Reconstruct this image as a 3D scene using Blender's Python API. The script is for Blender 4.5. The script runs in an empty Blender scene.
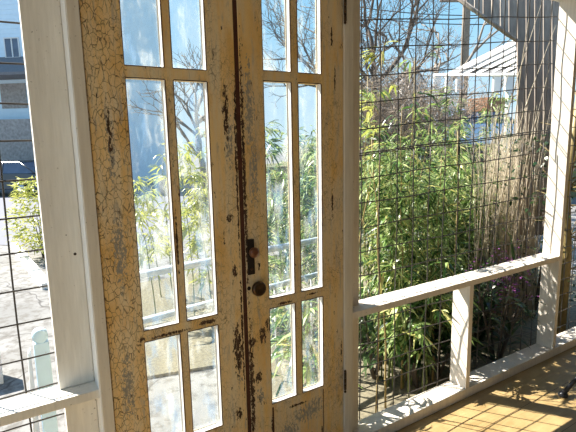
import bpy, math, random
from mathutils import Vector, Matrix, noise
random.seed(7)
PI = math.pi
SC = bpy.context.scene
COL = SC.collection

# ------------------------------------------------------------------ camera
CAMZ = 1.88
PITCH, ROLL, YAW = 0.161478, -0.01992, 0.563864
FPX = 471.4
fw = Vector((math.sin(YAW)*math.cos(PITCH), math.cos(YAW)*math.cos(PITCH), -math.sin(PITCH)))
r0 = Vector((math.cos(YAW), -math.sin(YAW), 0)); u0 = r0.cross(fw)
rt = r0*math.cos(ROLL) + u0*math.sin(ROLL); up = -r0*math.sin(ROLL) + u0*math.cos(ROLL)
cd = bpy.data.cameras.new('camera'); cam = bpy.data.objects.new('camera', cd); COL.objects.link(cam)
cd.sensor_width = 36; cd.lens = FPX/576*36; cd.clip_start = .02; cd.clip_end = 500
cam.matrix_world = Matrix(((rt.x, up.x, -fw.x, 0), (rt.y, up.y, -fw.y, 0), (rt.z, up.z, -fw.z, CAMZ), (0, 0, 0, 1)))
SC.camera = cam

# ------------------------------------------------------------------ sky, sun, exposure
SC.view_settings.view_transform = 'Standard'; SC.view_settings.look = 'None'
SC.view_settings.gamma = 1; SC.view_settings.use_curve_mapping = False
SC.view_settings.exposure = 0.2
world = bpy.data.worlds.new('sky'); SC.world = world; world.use_nodes = True
wt = world.node_tree; wt.nodes.clear()
def wn(t, **k):
    n = wt.nodes.new(t)
    for a, b in k.items(): setattr(n, a, b)
    return n
tc = wn('ShaderNodeTexCoord'); sep = wn('ShaderNodeSeparateXYZ'); ramp = wn('ShaderNodeValToRGB')
wt.links.new(tc.outputs['Generated'], sep.inputs[0]); wt.links.new(sep.outputs['Z'], ramp.inputs[0])
e = ramp.color_ramp.elements
e[0].position = 0.0; e[0].color = (.66, .84, .96, 1)
e[1].position = .75; e[1].color = (.20, .42, .82, 1)
m = ramp.color_ramp.elements.new(.22); m.color = (.33, .66, .93, 1)
nz = wn('ShaderNodeTexNoise'); nz.inputs['Scale'].default_value = 3.2; nz.inputs['Detail'].default_value = 6
wt.links.new(tc.outputs['Generated'], nz.inputs['Vector'])
cr = wn('ShaderNodeValToRGB'); cr.color_ramp.elements[0].position = .52; cr.color_ramp.elements[1].position = .78
cr.color_ramp.elements[1].color = (.55, .55, .55, 1); cr.color_ramp.elements[0].color = (0, 0, 0, 1)
wt.links.new(nz.outputs[0], cr.inputs[0])
mx = wn('ShaderNodeMixRGB'); mx.inputs[2].default_value = (.85, .9, .95, 1)
wt.links.new(cr.outputs[0], mx.inputs[0]); wt.links.new(ramp.outputs[0], mx.inputs[1])
bg = wn('ShaderNodeBackground'); bg.inputs['Strength'].default_value = 1.0
wo = wn('ShaderNodeOutputWorld'); wt.links.new(mx.outputs[0], bg.inputs[0]); wt.links.new(bg.outputs[0], wo.inputs[0])
SUN_AZ, SUN_EL = math.radians(-56), math.radians(45)
sdir = Vector((math.cos(SUN_AZ)*math.cos(SUN_EL), math.sin(SUN_AZ)*math.cos(SUN_EL), -math.sin(SUN_EL)))
sl = bpy.data.lights.new('sun', 'SUN'); sl.energy = 13.5; sl.angle = math.radians(.5); sl.color = (1, .95, .86)
so = bpy.data.objects.new('sun', sl); COL.objects.link(so)
so.rotation_euler = sdir.to_track_quat('-Z', 'Y').to_euler(); so.location = (-3, 8, 8)

def ray(x, y): return fw*FPX + rt*(x-288) - up*(y-216)
def PX(x, y, Y):                       # pixel -> point on the plane at depth Y from the camera, outward from the porch
    d = ray(x, y); d = d*(Y/d.y); return Vector((d.x, d.y, d.z+CAMZ))
def PF(x, y, D):                       # pixel -> point at forward distance D
    d = ray(x, y)/FPX*D; return Vector((d.x, d.y, d.z+CAMZ))
def PG(x, y, z):                       # pixel -> point on the level z
    d = ray(x, y); d = d*((z-CAMZ)/d.z); return Vector((d.x, d.y, z))

# ------------------------------------------------------------------ materials
def newmat(name):
    m = bpy.data.materials.new(name); m.use_nodes = True; nt = m.node_tree; nt.nodes.clear()
    out = nt.nodes.new('ShaderNodeOutputMaterial')
    return m, nt, out
def N(nt, t, ins=None, **k):
    n = nt.nodes.new(t)
    for a, b in k.items(): setattr(n, a, b)
    for a, b in (ins or {}).items():
        s = n.inputs[a]
        if isinstance(b, bpy.types.NodeSocket): nt.links.new(b, s)
        else: s.default_value = b
    return n
def MA(nt, op, a, b=None, clamp=False):
    n = nt.nodes.new('ShaderNodeMath'); n.operation = op; n.use_clamp = clamp
    for i, v in enumerate((a, b)):
        if v is None: continue
        if isinstance(v, bpy.types.NodeSocket): nt.links.new(v, n.inputs[i])
        else: n.inputs[i].default_value = v
    return n.outputs[0]
def ramp2(nt, fac, p0, p1, c0=(0, 0, 0, 1), c1=(1, 1, 1, 1)):
    n = nt.nodes.new('ShaderNodeValToRGB'); nt.links.new(fac, n.inputs[0])
    n.color_ramp.elements[0].position = p0; n.color_ramp.elements[1].position = p1
    n.color_ramp.elements[0].color = c0; n.color_ramp.elements[1].color = c1
    return n.outputs[0]
def mixc(nt, fac, a, b):
    n = nt.nodes.new('ShaderNodeMixRGB')
    for i, v in enumerate((fac, a, b)):
        if isinstance(v, bpy.types.NodeSocket): nt.links.new(v, n.inputs[i])
        else: n.inputs[i].default_value = v if i == 0 else (v[0], v[1], v[2], 1)
    return n.outputs[0]
def pos(nt, scale=(1, 1, 1)):
    g = N(nt, 'ShaderNodeNewGeometry')
    mp = N(nt, 'ShaderNodeMapping', {'Vector': g.outputs['Position'], 'Scale': scale})
    return mp.outputs[0]
def noise_t(nt, vec, sc, det=4, rough=.55):
    return N(nt, 'ShaderNodeTexNoise', {'Vector': vec, 'Scale': sc, 'Detail': det, 'Roughness': rough}).outputs[0]
def bsdf(nt, out, col, rough=.6, metal=0, bump=None, bstr=.3, bdist=.002, spec=.5):
    b = N(nt, 'ShaderNodeBsdfPrincipled', {'Roughness': rough, 'Metallic': metal})
    b.inputs['Specular IOR Level'].default_value = spec
    if isinstance(col, bpy.types.NodeSocket): nt.links.new(col, b.inputs['Base Color'])
    else: b.inputs['Base Color'].default_value = (*col, 1)
    if bump is not None:
        bn = N(nt, 'ShaderNodeBump', {'Height': bump, 'Strength': bstr, 'Distance': bdist})
        nt.links.new(bn.outputs[0], b.inputs['Normal'])
    nt.links.new(b.outputs[0], out.inputs[0]); return b
def simple(name, c, rough=.6, metal=0, var=.12, sc=12, spec=.4):
    m, nt, out = newmat(name)
    f = noise_t(nt, pos(nt), sc)
    c2 = tuple(max(0, v*(1-var*2)) for v in c); c3 = tuple(min(1, v*(1+var)) for v in c)
    bsdf(nt, out, mixc(nt, f, c2, c3), rough, metal, f, .15, .002, spec)
    return m

def weathered_white(name, c=(.80, .77, .70), c2=(.70, .67, .60)):
    m, nt, out = newmat(name)
    p = pos(nt); ps = pos(nt, (14, 14, 1.2))
    g = noise_t(nt, ps, 5, 5); big = noise_t(nt, p, 3, 3)
    col = mixc(nt, big, c2, c)
    col = mixc(nt, ramp2(nt, g, .35, .75), col, tuple(min(1, v*1.08) for v in c))
    sp = ramp2(nt, noise_t(nt, p, 75, 3, .7), .66, .72)
    spm = MA(nt, 'MULTIPLY', sp, ramp2(nt, noise_t(nt, p, 9, 2), .45, .6))
    col = mixc(nt, spm, col, (.16, .12, .09))
    bsdf(nt, out, col, .55, 0, MA(nt, 'SUBTRACT', g, spm), .35, .003)
    return m

def door_paint(name, patches, base=(.93, .66, .30), pale=(.86, .73, .50)):
    """old ochre paint, alligator-cracked, chipped to dark wood and grey primer. patches: (x, z, rx, rz, kind)"""
    m, nt, out = newmat(name)
    p = pos(nt)
    sx = N(nt, 'ShaderNodeSeparateXYZ', {'Vector': p}); X, Z = sx.outputs['X'], sx.outputs['Z']
    streak = noise_t(nt, pos(nt, (30, 30, 2.2)), 1.0, 5, .6)
    blotch = noise_t(nt, pos(nt, (7, 7, 2.5)), 1.0, 4, .6)
    fine = noise_t(nt, p, 160, 3, .7)
    col = mixc(nt, ramp2(nt, streak, .35, .68), base, pale)
    col = mixc(nt, ramp2(nt, blotch, .50, .68), col, (.84, .52, .17))
    col = mixc(nt, MA(nt, 'MULTIPLY', ramp2(nt, noise_t(nt, pos(nt, (26, 26, 4)), 1.3, 5, .7), .56, .66), .8), col, (.50, .44, .35))
    col = mixc(nt, MA(nt, 'MULTIPLY', fine, .2), col, (.34, .20, .08))
    # alligator cracks, warped cells longer upright than across
    wz = N(nt, 'ShaderNodeTexNoise', {'Vector': p, 'Scale': 22.0, 'Detail': 3.0})
    wv = N(nt, 'ShaderNodeVectorMath', {0: wz.outputs['Color'], 1: (.03, .03, .05)}, operation='MULTIPLY').outputs[0]
    pv = N(nt, 'ShaderNodeVectorMath', {0: p, 1: wv}, operation='ADD').outputs[0]
    cracks = []
    for s, zz, th in ((52, .55, .06), (95, .6, .06)):
        mp = N(nt, 'ShaderNodeMapping', {'Vector': pv, 'Scale': (1, 0.02, zz)}).outputs[0]
        v = N(nt, 'ShaderNodeTexVoronoi', {'Vector': mp, 'Scale': float(s)}, feature='DISTANCE_TO_EDGE').outputs['Distance']
        cracks.append(ramp2(nt, v, 0.0, th, (1, 1, 1, 1), (0, 0, 0, 1)))
    where = ramp2(nt, noise_t(nt, pos(nt, (5, 5, 2.2)), 1.1, 3), .40, .62)
    # more cracking on the left hinge stile
    left = MA(nt, 'MULTIPLY', MA(nt, 'LESS_THAN', X, .51), .8)
    w1 = MA(nt, 'ADD', MA(nt, 'MULTIPLY', where, .6), left, True)
    ck = MA(nt, 'ADD', MA(nt, 'MULTIPLY', cracks[0], w1), MA(nt, 'MULTIPLY', cracks[1], MA(nt, 'MULTIPLY', where, .4)), True)
    col = mixc(nt, MA(nt, 'MULTIPLY', ck, ramp2(nt, noise_t(nt, p, 45, 3, .7), .32, .56)), col, (.075, .04, .022))
    # random small vertical chips
    chn = noise_t(nt, pos(nt, (55, 55, 16)), 1.0, 4, .65)
    chips = ramp2(nt, chn, .675, .69)
    # placed chips
    rag = noise_t(nt, pos(nt, (90, 90, 38)), 1.0, 5, .72)
    dark, grey = chips, None
    for (x, z, rx, rz, kind) in patches:
        dx = MA(nt, 'DIVIDE', MA(nt, 'SUBTRACT', X, x), rx); dz = MA(nt, 'DIVIDE', MA(nt, 'SUBTRACT', Z, z), rz)
        d2 = MA(nt, 'ADD', MA(nt, 'MULTIPLY', dx, dx), MA(nt, 'MULTIPLY', dz, dz))
        fall = MA(nt, 'SUBTRACT', 1.0, d2)
        sc_ = MA(nt, 'ADD', MA(nt, 'MULTIPLY', fall, .29 if kind == 'd' else .20), MA(nt, 'MULTIPLY', rag, 1.0))
        msk = ramp2(nt, sc_, .70 if kind == 'd' else .635, .715 if kind == 'd' else .68)
        msk = MA(nt, 'MULTIPLY', msk, MA(nt, 'GREATER_THAN', fall, -.4))
        if kind == 'd': dark = MA(nt, 'MAXIMUM', dark, msk)
        else: grey = msk if grey is None else MA(nt, 'MAXIMUM', grey, msk)
    if grey is not None:
        col = mixc(nt, grey, col, mixc(nt, fine, (.22, .20, .17), (.42, .38, .31)))
    woodc = mixc(nt, ramp2(nt, noise_t(nt, pos(nt, (120, 120, 6)), 1.0, 3), .4, .65), (.035, .018, .012), (.12, .065, .04))
    col = mixc(nt, dark, col, woodc)
    h = MA(nt, 'SUBTRACT', MA(nt, 'SUBTRACT', fine, MA(nt, 'MULTIPLY', ck, 1.5)), MA(nt, 'MULTIPLY', dark, 2.0))
    bsdf(nt, out, col, .55, 0, h, .5, .002, .35)
    return m

def old_glass(name):
    m, nt, out = newmat(name)
    p = pos(nt)
    warp = N(nt, 'ShaderNodeTexNoise', {'Vector': pos(nt, (9, 9, 3)), 'Scale': 1.0, 'Detail': 3.0})
    ps = N(nt, 'ShaderNodeVectorMath', {0: pos(nt, (16, 16, 5)), 1: warp.outputs['Color']}, operation='ADD').outputs[0]
    st = noise_t(nt, ps, 1.0, 6, .62)
    sm = noise_t(nt, pos(nt, (60, 60, 45)), 1.0, 4, .7)
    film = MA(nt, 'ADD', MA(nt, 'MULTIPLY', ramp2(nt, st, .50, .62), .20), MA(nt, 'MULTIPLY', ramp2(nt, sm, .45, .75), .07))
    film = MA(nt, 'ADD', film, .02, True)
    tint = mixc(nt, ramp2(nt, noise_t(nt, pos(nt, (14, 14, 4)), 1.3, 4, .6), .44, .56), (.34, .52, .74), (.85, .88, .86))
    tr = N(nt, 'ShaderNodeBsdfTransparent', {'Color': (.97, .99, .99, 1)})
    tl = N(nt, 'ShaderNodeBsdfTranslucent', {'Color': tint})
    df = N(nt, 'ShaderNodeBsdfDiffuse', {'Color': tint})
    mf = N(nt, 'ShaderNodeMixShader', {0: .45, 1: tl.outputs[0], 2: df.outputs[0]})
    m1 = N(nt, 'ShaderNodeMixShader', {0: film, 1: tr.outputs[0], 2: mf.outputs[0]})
    bn = N(nt, 'ShaderNodeBump', {'Height': warp.outputs[0], 'Strength': .25, 'Distance': .01})
    bf = N(nt, 'ShaderNodeNewGeometry').outputs['Backfacing']
    fr = N(nt, 'ShaderNodeFresnel', {'IOR': MA(nt, 'SUBTRACT', 1.5, MA(nt, 'MULTIPLY', bf, .8333)), 'Normal': bn.outputs[0]})
    gl = N(nt, 'ShaderNodeBsdfGlossy', {'Roughness': .03, 'Normal': bn.outputs[0]})
    m2 = N(nt, 'ShaderNodeMixShader', {0: fr.outputs[0], 1: m1.outputs[0], 2: gl.outputs[0]})
    nt.links.new(m2.outputs[0], out.inputs[0])
    return m

def leafmat(name, cols, trans=.42, rough=.33):
    m, nt, out = newmat(name)
    g = N(nt, 'ShaderNodeNewGeometry')
    r = nt.nodes.new('ShaderNodeValToRGB'); nt.links.new(g.outputs['Random Per Island'], r.inputs[0])
    el = r.color_ramp.elements
    while len(el) < len(cols): el.new(.5)
    for i, c in enumerate(cols):
        el[i].position = i/(len(cols)-1); el[i].color = (*c, 1)
    b = N(nt, 'ShaderNodeBsdfPrincipled', {'Base Color': r.outputs[0], 'Roughness': rough})
    t = N(nt, 'ShaderNodeBsdfTranslucent', {'Color': r.outputs[0]})
    mx = N(nt, 'ShaderNodeMixShader', {0: trans, 1: b.outputs[0], 2: t.outputs[0]})
    nt.links.new(mx.outputs[0], out.inputs[0])
    return m

M = {}
M['white'] = weathered_white('weathered cream paint')
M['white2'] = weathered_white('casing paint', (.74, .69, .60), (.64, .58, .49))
M['beige'] = weathered_white('worn beige primer and shade tint', (.76, .69, .60), (.66, .59, .50))  # primer tone on the door-side post; other right-hand wood has shade browning painted in
M['strip'] = weathered_white('casing edge paint', (.85, .84, .80), (.80, .78, .73))
M['wire'] = simple('galvanised wire', (.07, .062, .055), .5, .3)
M['black_metal'] = simple('black metal', (.035, .035, .04), .35, .3)
M['iron'] = simple('dark iron', (.022, .014, .012), .5, .2)
M['rust'] = simple('rusty knob', (.17, .065, .030), .35, .1, .2, 60)
M['bronze'] = simple('old bronze', (.085, .05, .028), .32, .7, .25, 60)
M['darkwood'] = simple('dark bare wood', (.085, .028, .016), .7, 0, .3, 40)
M['glass'] = old_glass('old wavy glass')

def floor_mat():
    m, nt, out = newmat('ochre floor paint')
    p = pos(nt); n1 = noise_t(nt, p, 5, 5, .65); n2 = noise_t(nt, pos(nt, (3, 40, 1)), 1.0, 4)
    col = mixc(nt, ramp2(nt, n1, .3, .7), (.25, .165, .065), (.38, .28, .13))
    col = mixc(nt, MA(nt, 'MULTIPLY', ramp2(nt, n2, .4, .7), .35), col, (.5, .33, .16))
    sx = N(nt, 'ShaderNodeSeparateXYZ', {'Vector': p})
    bd = MA(nt, 'FRACT', MA(nt, 'DIVIDE', MA(nt, 'ADD', sx.outputs['Y'], 10.0), .3))
    ln = MA(nt, 'LESS_THAN', bd, .012)
    col = mixc(nt, ln, col, (.06, .03, .015))
    bsdf(nt, out, col, .5, 0, n1, .15, .002, .3)
    return m
M['floor'] = floor_mat()

def concrete():
    m, nt, out = newmat('pale concrete')
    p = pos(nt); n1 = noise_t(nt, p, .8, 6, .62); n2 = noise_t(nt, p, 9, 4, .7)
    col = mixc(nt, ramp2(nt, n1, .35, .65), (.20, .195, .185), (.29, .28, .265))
    col = mixc(nt, ramp2(nt, n2, .47, .62), col, (.15, .14, .125))  # dark mottles put leaf-dapple shade into the concrete colour
    v = N(nt, 'ShaderNodeTexVoronoi', {'Vector': N(nt, 'ShaderNodeVectorMath', {0: p, 1: N(nt, 'ShaderNodeTexNoise', {'Vector': p, 'Scale': 1.5}).outputs['Color']}, operation='ADD').outputs[0], 'Scale': .6}, feature='DISTANCE_TO_EDGE').outputs['Distance']
    col = mixc(nt, ramp2(nt, v, 0, .012, (1, 1, 1, 1), (0, 0, 0, 1)), col, (.08, .075, .07))
    bsdf(nt, out, col, .85, 0, n2, .2, .01, .2)
    return m
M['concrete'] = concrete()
M['asphalt'] = simple('asphalt', (.20, .20, .225), .85, 0, .12, 25)
M['soil'] = simple('dry leaf litter', (.24, .21, .14), .95, 0, .45, 30)
M['grass'] = simple('dry grass ground', (.20, .19, .09), .95, 0, .4, 20)
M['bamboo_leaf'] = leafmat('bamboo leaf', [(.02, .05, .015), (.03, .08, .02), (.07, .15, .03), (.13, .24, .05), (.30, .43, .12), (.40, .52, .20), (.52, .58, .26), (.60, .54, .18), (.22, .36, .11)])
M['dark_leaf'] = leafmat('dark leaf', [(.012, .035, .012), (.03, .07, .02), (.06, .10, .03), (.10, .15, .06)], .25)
M['yellow_leaf'] = leafmat('yellow green leaf', [(.50, .50, .10), (.42, .46, .08), (.66, .62, .20), (.30, .36, .08)])
M['purple'] = leafmat('purple petal', [(.25, .06, .28), (.40, .12, .42), (.30, .05, .22)], .4)
M['cane'] = simple('bamboo cane', (.33, .25, .10), .5, 0, .25, 15)
M['cane_green'] = simple('green cane', (.16, .20, .06), .45, 0, .25, 15)
M['straw'] = simple('dry straw', (.66, .56, .41), .7, 0, .25, 15)
M['bark'] = simple('grey bark', (.13, .105, .085), .9, 0, .3, 20)
M['bark_pale'] = simple('pale bark', (.30, .25, .20), .9, 0, .3, 20)
M['twig'] = simple('beige twigs', (.42, .34, .27), .9, 0, .2)
def boards():
    m, nt, out = newmat('silver grey boards')
    g = N(nt, 'ShaderNodeNewGeometry'); f = noise_t(nt, pos(nt, (30, 30, 1.5)), 1.0, 5, .6)
    col = mixc(nt, g.outputs['Random Per Island'], (.26, .21, .17), (.44, .38, .32)); col = mixc(nt, ramp2(nt, f, .4, .7), col, (.20, .165, .14))
    bsdf(nt, out, col, .85, 0, f, .3); return m
M['board'] = boards()
M['whitewash'] = simple('white painted board', (.80, .80, .78), .6, 0, .04)
def peeling(name, c, c2):
    m, nt, out = newmat(name)
    f = noise_t(nt, pos(nt, (1, 1, .6)), 28, 4, .65); g = noise_t(nt, pos(nt), 9, 3)
    col = mixc(nt, g, c, tuple(min(1, v*1.4) for v in c)); col = mixc(nt, ramp2(nt, f, .66, .69), col, c2)
    bsdf(nt, out, col, .6, 0, f, .2); return m
M['blue_paint'] = peeling('peeling pale blue paint', (.40, .56, .68), (.24, .13, .09))
M['rail_blue'] = simple('pale blue grey rail', (.50, .58, .66), .5, 0, .1, 15)
M['house_blue'] = simple('pale blue siding', (.66, .82, .93), .7, 0, .05, 4)
M['house_trim'] = simple('white trim', (.72, .74, .74), .6, 0, .04)
M['house_win'] = simple('dark window glass', (.10, .13, .20), .15, 0, .3, 3, .8)
M['roof_grey'] = simple('grey shingles', (.20, .20, .21), .9, 0, .2, 20)
M['brickish'] = simple('grey brick', (.40, .38, .36), .9, 0, .35, 8)
M['car_blue'] = simple('blue car paint', (.06, .17, .50), .25, .2, .04, 3, .7)
M['car_pale'] = simple('pale blue car paint', (.48, .64, .84), .25, .2, .04, 3, .7)
M['car_grey'] = simple('dark grey car paint', (.07, .08, .09), .25, .3, .1, 3, .7)
M['tyre'] = simple('rubber', (.02, .02, .02), .8)
M['hub'] = simple('alloy', (.5, .5, .52), .3, .8)
M['darkfence'] = simple('dark iron fence', (.05, .045, .045), .6, .2)
M['terracotta'] = simple('rusty brown siding', (.30, .16, .09), .8, 0, .2)
M['ceiling'] = simple('dull ceiling boards', (.36, .35, .32), .7, 0, .05)
M['siding'] = simple('slate siding', (.16, .17, .18), .8, 0, .1)

# ------------------------------------------------------------------ mesh helpers
class MB:
    def __init__(s): s.v = []; s.f = []; s.sm = []
    def add(s, vs, fs, smooth=False):
        o = len(s.v); s.v += [tuple(v) for v in vs]
        for f in fs: s.f.append(tuple(i+o for i in f)); s.sm.append(smooth)
    def box(s, a, b, bev=.0, skew=None):
        x0, y0, z0 = a; x1, y1, z1 = b
        if bev <= 0:
            vs = [(x, y, z) for z in (z0, z1) for y in (y0, y1) for x in (x0, x1)]
            s.add(vs, [(0, 2, 3, 1), (4, 5, 7, 6), (0, 1, 5, 4), (2, 6, 7, 3), (0, 4, 6, 2), (1, 3, 7, 5)]); return
        import bmesh
        bm = bmesh.new(); bmesh.ops.create_cube(bm, size=1)
        for v in bm.verts: v.co = Vector(((x0+x1)/2+v.co.x*(x1-x0), (y0+y1)/2+v.co.y*(y1-y0), (z0+z1)/2+v.co.z*(z1-z0)))
        bmesh.ops.bevel(bm, geom=bm.edges[:], offset=bev, segments=2, affect='EDGES', profile=.6)
        bm.verts.index_update()
        s.add([v.co for v in bm.verts], [[v.index for v in f.verts] for f in bm.faces]); bm.free()
    def tube(s, pts, rad, n=6, cap=True, smooth=True):
        pts = [Vector(p) for p in pts]
        if not isinstance(rad, (list, tuple)): rad = [rad]*len(pts)
        vs, fs = [], []; prev = None
        for i, p in enumerate(pts):
            d = (pts[min(i+1, len(pts)-1)]-pts[max(i-1, 0)]).normalized()
            a = Vector((0, 0, 1)) if abs(d.z) < .9 else Vector((1, 0, 0))
            if prev is None: sx = d.cross(a).normalized()
            else: sx = (prev - d*prev.dot(d)).normalized()
            prev = sx; sy = d.cross(sx)
            for k in range(n):
                t = 2*PI*k/n; vs.append(p+(sx*math.cos(t)+sy*math.sin(t))*rad[i])
        for i in range(len(pts)-1):
            for k in range(n):
                k2 = (k+1) % n; fs.append((i*n+k, i*n+k2, (i+1)*n+k2, (i+1)*n+k))
        if cap and n > 2: fs.append(tuple(range(n-1, -1, -1))); fs.append(tuple(range((len(pts)-1)*n, len(pts)*n)))
        s.add(vs, fs, smooth)
    def lathe(s, c, axis, prof, n=24):
        """prof: list of (distance along axis, radius)"""
        ax = Vector(axis).normalized(); a = Vector((0, 0, 1)) if abs(ax.z) < .9 else Vector((1, 0, 0))
        sx = ax.cross(a).normalized(); sy = ax.cross(sx); c = Vector(c); vs, fs = [], []
        for h, r in prof:
            for k in range(n):
                t = 2*PI*k/n; vs.append(c+ax*h+(sx*math.cos(t)+sy*math.sin(t))*max(r, 1e-5))
        for i in range(len(prof)-1):
            for k in range(n):
                k2 = (k+1) % n; fs.append((i*n+k, i*n+k2, (i+1)*n+k2, (i+1)*n+k))
        fs.append(tuple(range(n-1, -1, -1))); fs.append(tuple(range((len(prof)-1)*n, len(prof)*n)))
        s.add(vs, fs, True)
    def prism(s, poly, vec):
        """poly: list of points in one plane, swept along vec"""
        n = len(poly); vec = Vector(vec); P = [Vector(p) for p in poly]
        s.add(P+[p+vec for p in P], [tuple(range(n-1, -1, -1)), tuple(range(n, 2*n))]+[(i, (i+1) % n, (i+1) % n+n, i+n) for i in range(n)])
    def leaf(s, p, d, nrm, L, W, droop=.25):
        p = Vector(p); d = Vector(d).normalized(); sd = d.cross(Vector(nrm))
        if sd.length < .01: sd = d.cross(Vector((1, 0, .1)))
        sd.normalize(); dz = Vector((0, 0, -1))
        q1 = p+d*L*.3; q2 = p+d*L*.65+dz*L*droop*.3; q3 = p+d*L+dz*L*droop
        s.add([p, q1+sd*W*.5, q1-sd*W*.5, q2+sd*W*.4, q2-sd*W*.4, q3], [(0, 2, 1), (1, 2, 4, 3), (3, 4, 5)])
    def build(s, name, mat, parent=None):
        loc = Vector((0, 0, 0)); q = parent
        while q is not None: loc += q.location; q = q.parent
        me = bpy.data.meshes.new(name)
        if parent is None and s.v:       # origin at the base of the thing
            xs = [v[0] for v in s.v]; ys = [v[1] for v in s.v]; zs = [v[2] for v in s.v]
            loc = Vector(((min(xs)+max(xs))/2, (min(ys)+max(ys))/2, min(zs)))
        me.from_pydata([(v[0]-loc.x, v[1]-loc.y, v[2]-loc.z) for v in s.v], [], s.f)
        me.polygons.foreach_set('use_smooth', s.sm); me.materials.append(mat)
        me.validate(); me.update()
        o = bpy.data.objects.new(name, me); COL.objects.link(o)
        if parent is None: o.location = loc
        else: o.parent = parent
        return o
def tag(o, label=None, cat=None, group=None, kind=None):
    if label: o['label'] = label
    if cat: o['category'] = cat
    if group: o['group'] = group
    if kind: o['kind'] = kind
    return o
def empty(name, loc, **k):
    o = bpy.data.objects.new(name, None); COL.objects.link(o); o.location = loc; o.empty_display_size = .1
    return tag(o, **k)
def boxo(name, a, b, mat, parent=None, bev=.003):
    mb = MB(); mb.box(a, b, bev); return mb.build(name, mat, parent)

# ------------------------------------------------------------------ the setting: ground, floor, ceiling
GZ = -.30
mb = MB(); mb.add([(-40, -40, GZ), (60, -40, GZ), (60, 70, GZ), (-40, 70, GZ)], [(0, 1, 2, 3)])
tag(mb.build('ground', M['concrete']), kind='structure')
mb = MB(); mb.box((-2.2, -2.5, -.30), (6.2, 2.16, 0), 0); tag(mb.build('floor', M['floor']), kind='structure')
mb = MB(); mb.box((-2.2, -1.6, 3.12), (6.2, 2.35, 3.2), 0)
for i in range(9): mb.box((-2.0+i*.98, -1.6, 3.02), (-1.96+i*.98, 2.1, 3.12), 0)
tag(mb.build('ceiling', M['ceiling']), kind='structure')
mb = MB(); mb.box((-2.2, -1.75, 0), (6.2, -1.6, 3.12), 0); tag(mb.build('wall_back', M['siding']), kind='structure')
mb = MB(); mb.box((6.05, -1.6, 0), (6.2, 1.98, 3.12), 0); tag(mb.build('wall_right_added', M['siding']), kind='structure')  # unseen end wall, added to cut fill light from the right
mb = MB(); mb.add([PG(-260, 236, GZ+.01), PG(150, 250, GZ+.01), PG(240, 196, GZ+.01), PG(-200, 196, GZ+.01)], [(0, 1, 2, 3)])
tag(mb.build('road', M['asphalt']), kind='structure')
mb = MB(); mb.prism([(1.75, 2.17, GZ), (7.5, 2.17, GZ), (7.5, 7.2, GZ), (1.3, 7.2, GZ), (.95, 4.2, GZ), (1.75, 4.0, GZ)], (0, 0, .03)); tag(mb.build('soil_bed', M['soil']), kind='structure')

# header above doors and screens
mb = MB(); mb.box((-2.2, 1.98, 2.90), (6.2, 2.16, 3.02), .004); tag(mb.build('trim_1', M['white']), kind='structure')
# bottom sill, two stacked planks
mb = MB(); mb.box((1.685, 1.995, 0.0), (6.0, 2.14, .072), .004)
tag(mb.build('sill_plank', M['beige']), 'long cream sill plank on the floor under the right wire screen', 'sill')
# threshold below the doors
mb = MB(); mb.box((.30, 1.99, 0), (1.68, 2.14, .03), .004); tag(mb.build('trim_2', M['darkwood']), kind='structure')
# door casings (proud of the posts)
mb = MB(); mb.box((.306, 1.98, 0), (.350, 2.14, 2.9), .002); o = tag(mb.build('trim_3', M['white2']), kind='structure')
mb = MB(); mb.box((.302, 1.983, .0), (.306, 2.085, 2.9), 0); c = mb.build('casing_edge', M['strip'], o)
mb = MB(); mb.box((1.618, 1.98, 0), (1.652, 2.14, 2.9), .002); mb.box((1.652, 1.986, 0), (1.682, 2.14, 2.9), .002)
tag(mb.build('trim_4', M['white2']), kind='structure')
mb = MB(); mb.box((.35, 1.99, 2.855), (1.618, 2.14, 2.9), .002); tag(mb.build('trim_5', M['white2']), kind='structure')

# posts and rails
boxes = [
 ('wooden_post', (.162, 2.088, .853), (.301, 2.14, 2.9), 'tall cream wooden post left of the yellow doors, standing on the left rail', 'post'),
 ('wooden_post', (.175, 2.088, 0), (.301, 2.14, .812), 'short cream wooden post under the left rail', 'post'),
 ('wooden_post', (1.683, 2.075, .072), (1.805, 2.14, 2.9), 'tall cream wooden post between the right door and the bamboo screen', 'post'),
 ('wooden_post', (2.755, 1.998, .072), (2.797, 2.14, .845), 'short cream wooden post under the middle of the right rail, sunlit side', 'post'),
 ('wooden_post', (3.90, 1.995, .072), (3.945, 2.14, 2.9), 'tall white wooden post at the far right with wire shadows on its sunlit side', 'post'),
 ('wooden_rail', (-2.0, 2.0, .812), (.304, 2.14, .852), 'cream wooden rail at the lower left, sunlit on top', 'rail'),
 ('wooden_rail', (1.684, 1.995, .846), (3.90, 2.14, .886), 'long cream wooden rail across the right wire screen', 'rail'),
]
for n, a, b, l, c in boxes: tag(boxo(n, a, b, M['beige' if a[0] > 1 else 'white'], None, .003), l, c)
k = PX(75, 254, 2.088)
mb = MB(); mb.lathe((k.x, 2.0885, k.z), (0, -1, 0), [(0, .006), (.0012, .006), (.0013, .002)], 10); mb.build('nail_hole', M['iron'], bpy.data.objects['wooden_post'])
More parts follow.
